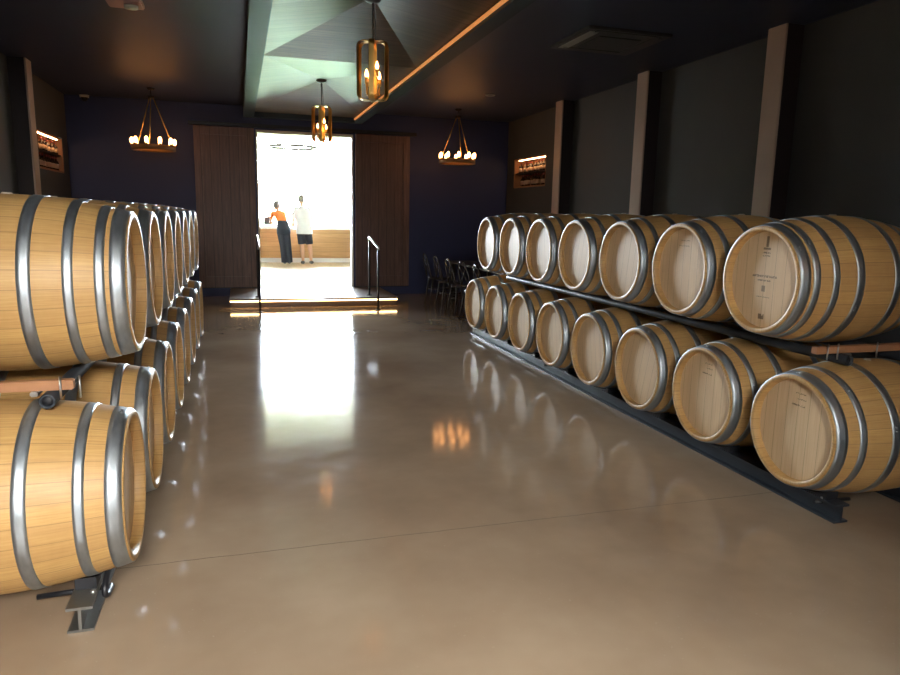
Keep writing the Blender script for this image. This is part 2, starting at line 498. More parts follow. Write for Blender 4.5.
def window(n, a, b, axis):
    mb = MB(); t = .06
    (u0, u1, z0, z1) = a
    def bx(p, q, r, s):
        if axis == 'Y': mb.box(p, q, b, b + .08, r, s)
        else: mb.box(b, b + .08, p, q, r, s)
    bx(u0, u1, z0, z0 + t); bx(u0, u1, z1 - t, z1); bx(u0, u0 + t, z0 + t, z1 - t); bx(u1 - t, u1, z0 + t, z1 - t)
    root = struct(mb, 'window_%d' % n, M['white'])
    g = MB()
    if axis == 'Y': g.box(u0 + t, u1 - t, b + .035, b + .041, z0 + t, z1 - t)
    else: g.box(b + .035, b + .041, u0 + t, u1 - t, z0 + t, z1 - t)
    g.build('pane', M['glass'], root)
k = 1
for h in wb: window(k, h, BY1 + .06, 'Y'); k += 1
for h in ws: window(k, h, BX0 - .14, 'X'); k += 1
for h in ws: window(k, h, BX1 + .06, 'X'); k += 1
# entrance behind the camera; unseen court added, its high walls block slanting sky light
a, b, c, d = REAR
mb = MB(); mb.box(a - .15, a, VY, YR - .2, 0, 6); mb.box(b, b + .15, VY, YR - .2, 0, 6); mb.box(a - .15, b + .15, VY - .15, VY, 0, 2.9); struct(mb, 'wall_light_blocker', M['charcoal'])
struct(MB().box(a - .15, b + .15, VY, YR - .2, -.2, 0), 'floor_court', M['floor'])
struct(MB().box(-60, 60, BY1 + .2, 120, -.2, -.05), 'lawn', M['lawn'])

# bar counter
CYF = 20.0
root = empty('bar_counter', (2.5, CYF + .3, LZ))
MB().box(-4.2, 3.6, -.30, .30, .13, .93).build('front_panel', M['counter_wood'], root)
MB().box(-4.2, 3.6, -.24, .28, .0, .13).build('plinth', M['white'], root)
MB().box(-4.26, 3.66, -.36, .36, .93, 1.0, .006).build('countertop', M['white'], root)
tag(root, 'long honey timber bar counter with pale top in the bright room', 'bar counter')
CT = LZ + 1.0
root = empty('till', (.80, CYF + .30, CT))
MB().box(-.06, .06, -.06, .06, 0, .02, .004).build('base', M['black'], root)
MB().tube([(0, 0, .02), (0, .01, .1)], .015).build('stand', M['black'], root)
MB().box(-.14, .10, -.015, .02, .05, .27, .006).build('screen', M['black'], root)
tag(root, 'small dark till screen on the bar left of the woman', 'till')
root = empty('menu_stand', (1.50, CYF + .33, CT))
MB().box(-.08, .08, -.03, .03, 0, .03, .004).build('base', M['redwood'], root)
MB().box(-.075, .085, -.008, .008, .03, .40, .003).build('board', M['redwood'], root)
tag(root, 'reddish brown upright board on the bar between the two people', 'menu stand')
root = empty('sanitiser_bottle', (2.02, CYF + .1, CT))
MB().lathe([(0, 0), (0, .035), (.13, .035), (.16, .015), (.18, .015), (.18, 0)], 'Z', 16, closed=False).build('body', M['camwhite'], root)
MB().tube([(0, 0, .18), (0, 0, .21), (.04, 0, .21)], .008, 8).build('pump', M['black'], root)
tag(root, 'small pale pump bottle on the bar right of the man', 'bottle')
# ring lamp in the bright room
root = empty('hanging_ring_lamp', (1.42, 19.2, 3.24))
MB().lathe([(-.03, .57), (.03, .57), (.03, .63), (-.03, .63)], 'Z', 48).build('ring', M['greymetal'], root)
for t in (0.3, 2.4, 4.5):
    MB().tube([(.6 * math.cos(t), .6 * math.sin(t), .02), (0, 0, BZ - 3.24 - .001)], .005, 6).build('cable', M['camwhite'], root)
tag(root, 'thin dark hoop lamp hanging in the bright room over the people', 'hanging lamp')

# ------------------------------------------------------------------ barrels
RB, RH, HL = .368, .300, .475
def rad(t): return RB - (RB - RH) * abs(t / HL) ** 1.9
CENTRE_H = RB
def make_barrel(hoops):
    root = empty('wine_barrel', (0, 0, 0))
    prof = [(-HL + .044, .271), (-HL + .004, .275), (-HL, .279), (-HL, .295), (-HL + .004, rad(HL - .004))]
    n = 28
    for i in range(1, n):
        t = -HL + .004 + (2 * HL - .008) * i / n
        prof.append((t, rad(t)))
    prof += [(-a, r) for a, r in prof[:5][::-1]]
    MB().lathe(prof, 'X', 72, closed=True).build('staves', M['staves'], root, (0, 0, CENTRE_H))
    for s in (-1, 1):
        MB().lathe([(s * (HL - .040), 0), (s * (HL - .042), .2), (s * (HL - .044), .2745), (s * (HL - .06), .2745), (s * (HL - .062), 0)], 'X', 64, closed=False, smooth=False).build('head', M['head'], root, (0, 0, CENTRE_H))
    for (t0, t1) in hoops:
        for s in (-1, 1):
            a, b = s * (-HL + t0), s * (-HL + t1)
            xs = [a + (b - a) * k / 3 for k in range(4)]
            prof = [(x, rad(x) - .001) for x in xs] + [(x, rad(x) + .0028) for x in xs[::-1]]
            mb = MB(); mb.lathe(prof, 'X', 72, closed=True)
            m = (a + b) / 2
            for q in (.0, .06):
                an = 2.2 + t0 * 3 + q
                p = Vector((m, math.cos(an) * (rad(m) + .002), math.sin(an) * (rad(m) + .002)))
                mb.ball(p, .006, seg=8)
            mb.build('hoop', M['steel'], root, (0, 0, CENTRE_H))
    MB().lathe([(-.02, 0), (-.02, .020), (.004, .020), (.006, .015), (.006, 0)], 'Z', 16, closed=False).build('bung', M['bung'], root, (0, 0, CENTRE_H + RB))
    return root
six = [(.006, .062), (.125, .162), (.300, .345)]
eight = [(.006, .062), (.078, .114), (.185, .222), (.325, .372)]
proto6 = make_barrel(six); proto8 = make_barrel(eight)
used = {6: False, 8: False}
def place_barrel(kind, x, y, zc, rz, label, group):
    p = proto6 if kind == 6 else proto8
    if used[kind]: o = copy_tree(p)
    else: o = p; used[kind] = True
    o.location = (x, y, zc - CENTRE_H); o.rotation_euler = (0, 0, rz)
    spin = random.random() * 6.28; tilt = random.uniform(-.25, .25)
    for c in kids(o):
        nm = c.name.split('.')[0]
        if nm == 'staves': c.rotation_euler = (spin, 0, 0)
        elif nm == 'head': c.rotation_euler = (tilt, 0, 0)
        elif nm == 'hoop': c.rotation_euler = (random.uniform(-.8, .3), 0, 0)
    return tag(o, label, 'barrel', group)
ordn = ['nearest', 'second', 'third', 'fourth', 'fifth', 'sixth', 'seventh', 'farthest']
def lab(row, i, n):
    if i == 0: return 'oak wine barrel at the near end of the %s row' % row
    if i == n - 1: return 'oak wine barrel at the far end of the %s row' % row
    return 'oak wine barrel, %s from the near end of the %s row' % (ordn[i], row)
FXR, FXL = 2.80, -.435
RZLO, RZUP, LZLO, LZUP = .450, 1.227, .452, 1.234
RLY = [2.875 + .765 * i for i in range(8)]; RUY = [3.22 + .763 * i for i in range(7)]
LLY = [2.90 + .757 * i for i in range(8)]; LUY = [3.29 + .750 * i for i in range(7)]
barrel_r_top = None
for i, y in enumerate(RLY):
    place_barrel(6, FXR + HL, y, RZLO, 0, lab('right-hand bottom', i, 8), 'barrels in the right bottom row')
for i, y in enumerate(RUY):
    o = place_barrel(8 if i == 0 else 6, FXR + HL, y, RZUP, 0,
                     'stamped oak wine barrel with doubled hoops at the near end of the right-hand top row' if i == 0 else lab('right-hand top', i, 7), 'barrels in the right top row')
    if i == 0: barrel_r_top = o
for i, y in enumerate(LLY):
    place_barrel(6, FXL - HL, y, LZLO, PI, lab('left-hand bottom', i, 8), 'barrels in the left bottom row')
for i, y in enumerate(LUY):
    place_barrel(8 if i == 0 else 6, FXL - HL, y, LZUP, PI,
                 'large golden oak barrel with doubled hoops at the near end of the left-hand top row' if i == 0 else lab('left-hand top', i, 7), 'barrels in the left top row')
# burnt brands: rows of worn lettering in the wood of a few heads
def stamped_head(parent, name, rows):
    m = M['head'].copy(); m.name = name; nt = m.node_tree; b = nt.nodes['Principled BSDF']
    base = b.inputs['Base Color'].links[0].from_socket
    tc = nt.nodes.new('ShaderNodeTexCoord'); sp = nt.nodes.new('ShaderNodeSeparateXYZ'); nt.links.new(tc.outputs['Object'], sp.inputs[0])
    X, Y, Z = sp.outputs
    total = None
    for k, (y0, z0, half, h, fill) in enumerate(rows):
        a = math_node(nt, 'LESS_THAN', math_node(nt, 'ABSOLUTE', math_node(nt, 'SUBTRACT', Z, z0)), h / 2)
        c = math_node(nt, 'LESS_THAN', math_node(nt, 'ABSOLUTE', math_node(nt, 'SUBTRACT', Y, y0)), half)
        v = nt.nodes.new('ShaderNodeCombineXYZ')
        nt.links.new(math_node(nt, 'MULTIPLY', Y, 1.5 / h), v.inputs[0]); nt.links.new(math_node(nt, 'MULTIPLY', Z, 1.2 / h), v.inputs[1]); v.inputs[2].default_value = k * 3.7
        n = noise(nt, v.outputs[0], 1.0, 1)
        g = math_node(nt, 'GREATER_THAN', n, 1 - fill)
        p = math_node(nt, 'MULTIPLY', math_node(nt, 'MULTIPLY', a, c), g)
        total = p if total is None else math_node(nt, 'MAXIMUM', total, p)
    col = mixc(nt, math_node(nt, 'MULTIPLY', total, .75), base, (.10, .055, .03))
    nt.links.new(col, b.inputs['Base Color'])
    front = [c for c in kids(parent) if c.name.split('.')[0] == 'head'][0]
    for c in kids(parent):
        if c.name.split('.')[0] == 'head': c.rotation_euler = (0, 0, 0)
    front.data = front.data.copy(); front.data.materials[0] = m
stamped_head(barrel_r_top, 'oak_head_with_brand', [(0, .02, .095, .013, .56), (0, -.004, .05, .009, .54), (0, -.05, .014, .034, .62), (0, -.098, .055, .006, .5),
    (0, .215, .010, .06, .62), (0, .175, .028, .012, .62), (0, .152, .03, .01, .55), (0, .135, .028, .008, .55), (0, -.21, .022, .03, .6)])
rb = sorted([o for o in bpy.data.objects if o.get('group') == 'barrels in the right bottom row'], key=lambda o: o.location.y)
for k, o in enumerate(rb[:2]):
    stamped_head(o, 'oak_head_with_tally_marks', [(-.01, .20, .035, .008, .5), (-.02, .17, .03, .007, .5), (.0, .135, .045, .009, .52)])
rt = sorted([o for o in bpy.data.objects if o.get('group') == 'barrels in the right top row'], key=lambda o: o.location.y)
stamped_head(rt[1], 'oak_head_with_top_marks', [(-.01, .19, .05, .006, .5), (0, .155, .055, .006, .5)])

# floor racks: two I-beams and black saddles
def ibeam(mb, x, y0, y1, w=.09, h=.10, t=.011):
    mb.box(x - w / 2, x + w / 2, y0, y1, .001, t); mb.box(x - w / 2, x + w / 2, y0, y1, h - t, h)
    mb.box(x - t / 2, x + t / 2, y0, y1, t, h - t)
def floor_rack(face, sgn, ys, y0, mat, label):
    ZLO = RZLO if sgn > 0 else LZLO
    yc = sum(ys) / len(ys)
    root = empty('floor_rack', (face + sgn * HL, yc, 0))
    for off in (.175, .95 - .175):
        x = sgn * (off - HL)
        mb = MB(); ibeam(mb, x, y0 - yc, ys[-1] + .45 - yc); mb.build('rail', mat, root)
        rr = rad(abs(off - HL)) + .0045
        for k, y in enumerate(ys):
            n = 10; w = .16
            top = [(-w + 2 * w * i / n, ZLO - math.sqrt(rr ** 2 - (-w + 2 * w * i / n) ** 2)) for i in range(n + 1)]
            poly = [(-w, .1015), (w, .1015)] + top[::-1]
            MB().prism([(u + y - yc, v) for u, v in poly], 'X', x - .038, x + .038).build('saddle', M['rubber'], root)
    tie = [ys[0] - .10, ys[len(ys) // 2] + .38, ys[-1] + .3]
    for q, y in enumerate(tie):
        if q == 0:
            MB().tube([(sgn * (.12 - HL), y - yc, .07), (sgn * (.36 - HL), y - yc, .062)], .011, 8).build('hook_rod', M['black'], root); continue
        MB().tube([(-sgn * (HL - .14), y - yc, .055), (sgn * (HL - .14), y - yc, .055)], .011, 8).build('tie_rod', M['black'], root)
    # end hook wrapping the near end of the front rail
    xf = sgn * (.175 - HL)
    pts = [(xf - sgn * .062, ys[0] - .02 - yc + .13 * math.cos(a), .075 + .045 * math.sin(a)) for a in [PI * 1.5 - PI * 1.0 * i / 10 for i in range(11)]]
    if sgn < 0: MB().tube(pts, .012, 8).build('end_hook', M['rubber'], root)
    for q in (.1, 1.9, 3.7):
        MB().lathe([(0, 0), (0, .011), (.008, .011), (.012, .006), (.012, 0)], 'Z', 10, closed=False, c=(xf - sgn * .03, y0 + q - yc, .1)).build('bolt', M['chrome'], root)
    tag(root, label, 'barrel rack')
floor_rack(FXR, 1, RLY, 2.645, M['railsteel'], 'dark steel floor rack carrying the right-hand bottom row of barrels')
floor_rack(FXL, -1, LLY, 2.61, M['ibeam'], 'grey steel floor rack carrying the left-hand bottom row of barrels')

# upper level: loose pipes lying on the lower barrels, a timber end bar held by threaded pins
def upper_rack(face, sgn, ys, lys, y0, side):
    ZLO = RZLO if sgn > 0 else LZLO
    yc = sum(ys) / len(ys); y1 = ys[-1] - .10
    pr = .0285; zb = ZLO + rad(HL - .27) + .0030
    for off, where in ((.27, 'front'), (.68, 'rear')):
        x = face + sgn * off
        root = empty('steel_pipe_rail', (x, yc, zb))
        ya, yb = y0 - yc, y1 - yc
        MB().lathe([(ya, .021), (ya, pr - .001), (ya + .002, pr), (yb - .002, pr), (yb, pr - .001), (yb, .021)], 'Y', 24, closed=True, c=(0, 0, pr)).build('pipe', M['railsteel'], root)
        MB().lathe([(ya + .012, 0), (ya + .012, .0208), (ya + .02, .0208), (ya + .02, 0)], 'Y', 24, closed=False, c=(0, 0, pr)).build('end_plug', M['rubber'], root)
        tag(root, '%s dark steel pipe lying between the two %s rows of barrels' % (where, side), 'pipe rail')
    yb = y0 + .05
    root = empty('timber_end_bar', (face + sgn * HL, yb, zb + 2 * pr + .0008))
    fr = .10 if sgn > 0 else .19
    xa, xb = sorted((sgn * (fr - HL), sgn * (HL - .10)))
    MB().box(xa, xb, 0, .042, 0, .038, .004).build('bar', M['redwood'], root)
    for off in (.165, .232, .50, .74):
        x = sgn * (off - HL)
        MB().tube([(x, -.006, -.03), (x, -.006, .055)], .0042, 8).build('threaded_pin', M['chrome'], root)
    x = sgn * (.325 - HL)
    MB().box(x - .014, x + .014, .0, .15, -.022, -.003, .004).build('clamp_plate', M['chrome'], root)
    tag(root, 'reddish timber bar with steel pins under the near end of the %s top row' % side, 'timber bar')
upper_rack(FXR, 1, RUY, RLY, 2.80, 'right-hand')
upper_rack(FXL, -1, LUY, LLY, 2.80, 'left-hand')

# ------------------------------------------------------------------ lamps
def pendant(y, label):
    z0 = 2.56; H = .50; w = .145
    root = empty('pendant_lantern', (CX, y, z0))
    ztop = ZA - z0 - .004
    MB().lathe([(ztop - .045, 0), (ztop - .045, .02), (ztop - .03, .065), (ztop - .006, .08), (ztop, .08), (ztop, 0)], 'Z', 24, closed=False).build('canopy', M['bronze'], root)
    MB().tube([(0, 0, H), (0, 0, ztop - .04)], .006, 8).build('stem', M['bronze'], root)
    MB().tube([(.02, 0, H), (.024, 0, H + .12), (.01, 0, ztop - .04)], .003, 6).build('cable', M['black'], root)
    r = .05
    for k in range(3):
        a = k * PI / 3 + .25; d = Vector((math.cos(a), math.sin(a), 0)); wd = Vector((-math.sin(a), math.cos(a), 0))
        loop = []
        for (cx, cz, s0) in ((w - r, H - r, 0), (-w + r, H - r, 90), (-w + r, r, 180), (w - r, r, 270)):
            for q in range(6):
                t = R(s0 + 18 * q); loop.append(d * (cx + r * math.cos(t)) + Vector((0, 0, cz + r * math.sin(t))))
        MB().ribbon(loop, wd, .046, .005).build('band', M['brass'], root)
    MB().lathe([(.0, 0), (.0, .03), (.03, .045), (.05, .02), (.05, 0)], 'Z', 16, closed=False).build('hub', M['brass'], root)
    for k, (a, rr, h) in enumerate(((.5, .075, .20), (2.1, .075, .20), (3.7, .075, .20), (5.2, .06, .27))):
        x, yy = rr * math.cos(a), rr * math.sin(a)
        c = MB().tube([(x * .2, yy * .2, .04), (x, yy, .05), (x, yy, h - .06)], [.006, .006, .006], 8).build('candle_arm', M['brass'], root)
        MB().lathe([(h - .07, 0), (h - .07, .017), (h - .012, .017), (h - .012, 0)], 'Z', 12, closed=False, c=(x, yy, 0)).build('candle', M['brass'], root)
        MB().lathe([(h - .011, 0), (h - .008, .010), (h + .012, .0165), (h + .035, .011), (h + .058, .003), (h + .06, 0)], 'Z', 12, closed=False, c=(x, yy, 0)).build('bulb', M['bulb'], root)
    tag(root, label, 'pendant lamp', 'brass pendant lanterns')
pendant(cen[1], 'larger nearer brass lantern with four bulbs hanging from the timber ceiling')
pendant(cen[0], 'farther brass lantern hanging in front of the bright doorway')

def chandelier(x, y, label):
    zr = 2.46
    root = empty('ring_chandelier', (x, y, zr))
    MB().lathe([(0, .295), (.075, .295), (.075, .325), (0, .325)], 'Z', 48).build('ring', M['ringwood'], root)
    apex = 3.27 - zr
    MB().lathe([(apex - .03, 0), (apex - .03, .045), (apex + .01, .05), (apex + .01, 0)], 'Z', 16, closed=False).build('hub', M['bronze'], root)
    top = ZC - zr - .003
    MB().tube([(0, 0, apex + .01), (0, 0, top - .02)], .008, 8).build('stem', M['bronze'], root)
    MB().lathe([(top - .03, 0), (top - .03, .04), (top, .065), (top, 0)], 'Z', 16, closed=False).build('canopy', M['bronze'], root)
    for k in range(3):
        a = .45 + k * 2 * PI / 3
        MB().tube([(.31 * math.cos(a), .31 * math.sin(a), .07), (.03 * math.cos(a), .03 * math.sin(a), apex - .01)], .008, 8).build('rod', M['brass'], root)
    for k in range(10):
        a = .1 + k * 2 * PI / 10; c = (.31 * math.cos(a), .31 * math.sin(a), 0)
        MB().lathe([(.0755, 0), (.0755, .022), (.095, .02), (.095, 0)], 'Z', 12, closed=False, c=c).build('socket', M['brass'], root)
        MB().lathe([(.0955, 0), (.0955, .012), (.115, .026), (.165, .026), (.188, .012), (.19, 0)], 'Z', 12, closed=False, c=c).build('bulb', M['bulb'], root)
    tag(root, label, 'chandelier', 'ring chandeliers')
chandelier(-1.25, 12.05, 'ring chandelier with glowing bulbs on the left, over the left-hand barrels')
chandelier(3.76, 12.08, 'ring chandelier with glowing bulbs right of the doorway')
chandelier(3.4, .2, 'added ring chandelier with glowing bulbs over the aisle beside the viewer, outside the photo')  # unseen lamp, added to give the warm glints on the right-hand hoops

# ------------------------------------------------------------------ ceiling fittings
root = empty('ceiling_air_conditioner', (3.78, 6.87, ZC - .0005))
MB().box(-.47, .47, -.45, .45, -.03, 0, .006).build('panel', M['acwhite'], root)
MB().box(-.24, .24, -.24, .24, -.042, -.0305, .004).build('intake_grille', M['acwhite'], root)
for s in (-1, 1):
    for dx, dy, sx, sy in ((s * .36, 0, .05, .36), (0, s * .36, .36, .05)):
        MB().box(dx - sx, dx + sx, dy - sy, dy + sy, -.036, -.0305).build('air_flap', M['camwhite'] if s < 0 and dy == 0 else M['acwhite'], root)
tag(root, 'dark square air conditioner cassette in the right-hand ceiling', 'air conditioner')
root = empty('ceiling_downlight', (3.78, 10.5, ZC - .0005))
MB().lathe([(-.012, .045), (-.012, .075), (0, .08), (0, .045)], 'Z', 24).build('trim_ring', M['camwhite'], root)
MB().lathe([(-.004, 0), (-.004, .044), (-.001, .044), (-.001, 0)], 'Z', 24, closed=False).build('lens', M['acwhite'], root)
tag(root, 'small round unlit downlight in the dark ceiling right of the chandelier', 'downlight')
root = empty('ceiling_camera', (-2.40, YB - .076, ZC - .0005))
MB().lathe([(-.04, 0), (-.04, .07), (0, .075), (0, 0)], 'Z', 20, closed=False).build('base', M['camwhite'], root)
MB().ball((0, 0, -.045), .055, seg=16).build('dome', M['black'], root)
tag(root, 'small pale dome security camera in the far left ceiling corner', 'security camera')
root = empty('ceiling_spotlight', (-.92, 7.15, ZC - .0005))
MB().box(-.15, .15, -.15, .15, -.05, 0, .01).build('body', M['pink'], root)
MB().lathe([(-.075, 0), (-.075, .06), (-.051, .06), (-.051, 0)], 'Z', 20, closed=False).build('lens', M['camwhite'], root, (.05, .02, 0))
tag(root, 'pinkish ceiling fitting cut off by the top edge, left of the timber ceiling', 'ceiling fitting')

# ------------------------------------------------------------------ lit wall niches with bottles
def make_bottle():
    root = empty('wine_bottle', (0, 0, 0))
    MB().lathe([(0, 0), (0, .035), (.13, .037), (.15, .03), (.165, .014), (.19, .013)], 'Z', 14, closed=False).build('body', M['bottle'], root)
    MB().lathe([(.035, .0375), (.11, .0378), (.11, .0368), (.035, .0365)], 'Z', 14).build('label', M['label'], root)
    MB().lathe([(.188, .0), (.188, .0145), (.225, .0145), (.225, 0)], 'Z', 12, closed=False).build('capsule', M['capsule'], root)
    return root
bottle0 = make_bottle(); bused = [False]
def niche(side, label):
    s = 1 if side == 'right' else -1
    xw = XR if s > 0 else XL
    root = empty('wall_niche', (xw + s * .17, 12.2, NZ0))
    W = .745; H = NZ1 - NZ0 - .01; D = .165
    MB().box(-s * -D if s < 0 else D - .015, -D + .015 if s < 0 else D, -W, W, .005, H).build('back_panel', M['nichewood'], root)
    for a, b in ((.005, .03), (H - .025, H)): MB().box(-D, D, -W, W, a, b).build('frame_board', M['nichewood'], root)
    for a, b in ((-W, -W + .025), (W - .025, W)): MB().box(-D, D, a, b, .03, H - .025).build('frame_side', M['nichewood'], root)
    MB().box(-D + .02, D - .02, -W + .026, W - .026, .265, .283).build('shelf', M['table'], root)
    x = -s * (D - .04)
    MB().box(x - .008, x + .008, -W + .05, W - .16, H - .040, H - .0255).build('light_strip', M['ledniche'], root)
    tag(root, label, 'wall niche')
    rnd = random.Random(5 if s > 0 else 9)
    for lvl, z in (('lower', .0305), ('upper', .2835)):
        n = 13 if lvl == 'lower' else 9
        for i in range(n):
            y = -W + .10 + (2 * W - .2) * i / (n - 1) + rnd.uniform(-.008, .008)
            if bused[0]: o = copy_tree(bottle0)
            else: o = bottle0; bused[0] = True
            o.location = (xw + s * (.12 + rnd.uniform(-.03, .03)), 12.2 + y, NZ0 + z)
            o.rotation_euler = (0, 0, rnd.uniform(0, 6)); sc = 1.0 if lvl == 'lower' else .92
            o.scale = (1.05, 1.05, sc)
            tag(o, 'dark bottle with pale label on the %s shelf of the lit %s-wall niche' % (lvl, side), 'bottle', 'bottles on the %s shelf, %s niche' % (lvl, side))
niche('right', 'glowing timber niche of bottles in the right wall by the far column')
niche('left', 'glowing timber niche of bottles in the left wall behind the column')

# ------------------------------------------------------------------ tables and bentwood chairs
def make_chair():
    root = empty('bentwood_chair', (0, 0, 0))
    # faces +X; the back is at -X
    MB().lathe([(.44, 0), (.44, .19), (.45, .205), (.468, .205), (.474, .195), (.474, 0)], 'Z', 28, closed=False).build('seat', M['chair'], root)
    hoop = []
    for i in range(17):
        t = PI * i / 16
        y = -.19 * math.cos(t); z = .47 + .41 * math.sin(t) ** .6
        hoop.append((-.17 - .10 * (z - .47) / .41, y, z))
    MB().tube(hoop, .0125, 8).build('back_hoop', M['chair'], root)
    for s in (-1, 1):
        MB().tube([(-.185, s * .17, .50), (-.215, s * .06, .64), (-.24, -s * .06, .76), (-.262, -s * .13, .85)], .0095, 8).build('cross_splat', M['chair'], root)
    for sx in (-1, 1):
        for sy in (-1, 1):
            MB().tube([(sx * .14, sy * .14, .45), (sx * .165, sy * .165, .25), (sx * .205, sy * .20, 0)], [.017, .015, .012], 8).build('leg', M['chair'], root)
    ring = [(.158 * 1.2 * math.cos(2 * PI * k / 20), .158 * 1.2 * math.sin(2 * PI * k / 20), .27) for k in range(20)]
    MB().tube(ring, .009, 6, closed=True).build('ring_stretcher', M['chair'], root)
    return root
ch = make_chair()
cl = ['farthest', 'fourth from the near end', 'third from the near end', 'second from the near end', 'nearest']
for i, y in enumerate((11.75, 11.05, 10.35, 9.65, 8.98)):
    o = ch if i == 0 else copy_tree(ch)
    o.location = (3.36, y, 0); o.rotation_euler = (0, 0, random.uniform(-.12, .12))
    tag(o, 'black bentwood chair right of the doorway, %s in the row' % cl[i], 'chair', 'bentwood chairs along the table')
root = empty('dining_table', (3.98, 10.3, 0))
MB().box(-.40, .40, -1.6, 1.6, .72, .75, .006).build('tabletop', M['table'], root)
for sx in (-.34, .34):
    for sy in (-1.5, 1.5):
        MB().box(sx - .03, sx + .03, sy - .03, sy + .03, 0, .72).build('leg', M['table'], root)
tag(root, 'long dark table behind the row of bentwood chairs', 'table')
root = empty('bar_stool', (4.55, 10.4, 0))
MB().box(-.18, .18, -.18, .18, .68, .72, .01).build('seat', M['chair'], root)
for sx in (-.16, .16):
    for sy in (-.16, .16):
        MB().tube([(sx, sy, .68), (sx * 1.15, sy * 1.15, 0)], .014, 8).build('leg', M['chair'], root)
for sy in (-.15, .15): MB().tube([(.16, sy, .72), (.20, sy, 1.10)], .011, 8).build('back_post', M['chair'], root)
MB().box(.19, .21, -.16, .16, 1.05, 1.13, .004).build('back_rail', M['chair'], root)
tag(root, 'tall dark stool behind the table at the end of the right barrels', 'stool')

# ------------------------------------------------------------------ people
def fused(fill, voxel, smooth=2):
    """overlapping lofts fused into one continuous surface"""
    mb = MB(); fill(mb)
    bmesh.ops.recalc_face_normals(mb.bm, faces=mb.bm.faces[:])
    me = bpy.data.meshes.new('tmp'); mb.bm.to_mesh(me); mb.bm.free()
    o = bpy.data.objects.new('tmp', me); COL.objects.link(o)
    rm = o.modifiers.new('r', 'REMESH'); rm.mode = 'VOXEL'; rm.voxel_size = voxel; rm.use_smooth_shade = True
    sm = o.modifiers.new('s', 'SMOOTH'); sm.iterations = smooth; sm.factor = .5
    out = bpy.data.meshes.new_from_object(o.evaluated_get(bpy.context.evaluated_depsgraph_get()))
    bpy.data.objects.remove(o)
    for p in out.polygons: p.use_smooth = True
    return out
def mesh_obj(name, me, mat, parent):
    me.name = name; me.materials.clear(); me.materials.append(mat)
    o = bpy.data.objects.new(name, me); COL.objects.link(o); o.parent = parent
    return o
def loft(mb, rings, seg=24):
    """rings: (x, y, z, half width, half depth)"""
    R_ = []
    for x, y, z, a, b in rings:
        R_.append([mb.bm.verts.new((x + a * math.cos(2 * PI * k / seg), y + b * math.sin(2 * PI * k / seg), z)) for k in range(seg)])
    for A, B in zip(R_, R_[1:]):
        for k in range(seg): mb.bm.faces.new((A[k], A[(k + 1) % seg], B[(k + 1) % seg], B[k]))
    mb.bm.faces.new(R_[0][::-1]); mb.bm.faces.new(R_[-1])
def limb(mb, pts):
    """pts: (x, y, z, r), rounded at the joints"""
    mb.tube([p[:3] for p in pts], [p[3] for p in pts], 14)
    for p in pts: mb.ball(Vector(p[:3]), p[3], seg=14)
def hand(mb, wrist, fwd, up, side):
    w = Vector(wrist); f = Vector(fwd).normalized(); u = Vector(up).normalized(); s = f.cross(u).normalized() * side
    mb.tube([w - f * .02, w + f * .02, w + f * .06, w + f * .09], [.024, .032, .038, .030], 10)
    for k, L in enumerate((.070, .080, .075, .058)):
        b = w + f * .075 + s * (.030 - .020 * k)
        mb.tube([b, b + f * L * .5 - u * .004, b + f * L * .8 - u * .016, b + f * L - u * .03], [.0095, .009, .0085, .007], 8)
    b = w + f * .03 + s * .026
    mb.tube([b, b + s * .025 + f * .025, b + s * .03 + f * .055 - u * .008], [.012, .010, .008], 8)
def head(mb, c):
    c_ = Vector(c)
    mb.ball(c_, .105, .88, .98, 1.15, 20)
    mb.ball(c_ + Vector((0, .03, -.05)), .075, .82, .95, .9, 16)
    mb.ball(c_ + Vector((0, .105, -.015)), .016, .8, 1.1, 1.4, 8)
    mb.ball(c_ + Vector((0, .092, -.058)), .016, 1.5, .7, .5, 8)
    for s in (-1, 1):
        mb.ball(c_ + Vector((s * .084, -.005, -.01)), .028, .35, .75, 1.05, 10)
        mb.ball(c_ + Vector((s * .032, .082, .012)), .013, 1, .7, .7, 8)
def hair(root, hc, bun=False):
    b = MB(); c = Vector(hc)
    b.ball(c + Vector((0, -.020, .022)), .106, .88, 1.0, 1.14, 20)
    for v in b.bm.verts:
        if v.co.y > c.y + .05 and v.co.z < c.z + .06: v.co.y = c.y + .05
        if v.co.z < c.z - .06: v.co.z = c.z - .06
    if bun: b.ball(c + Vector((0, -.10, .06)), .04, seg=12)
    b.build('hair', M['hairgrey'], root)
def shoes(root, feet):
    for x, dx, k in feet:
        mb = MB(); mb.tube([(x, -.085, .035), (x, -.05, .05), (x, .02, .052), (x + dx * .6, .12, .038), (x + dx, .165, .03)], [.025 * k, .046 * k, .048 * k, .043 * k, .024 * k], 12)
        for v in mb.bm.verts: v.co.z = max(v.co.z, .002)
        mb.build('shoe', M['shoe'], root)

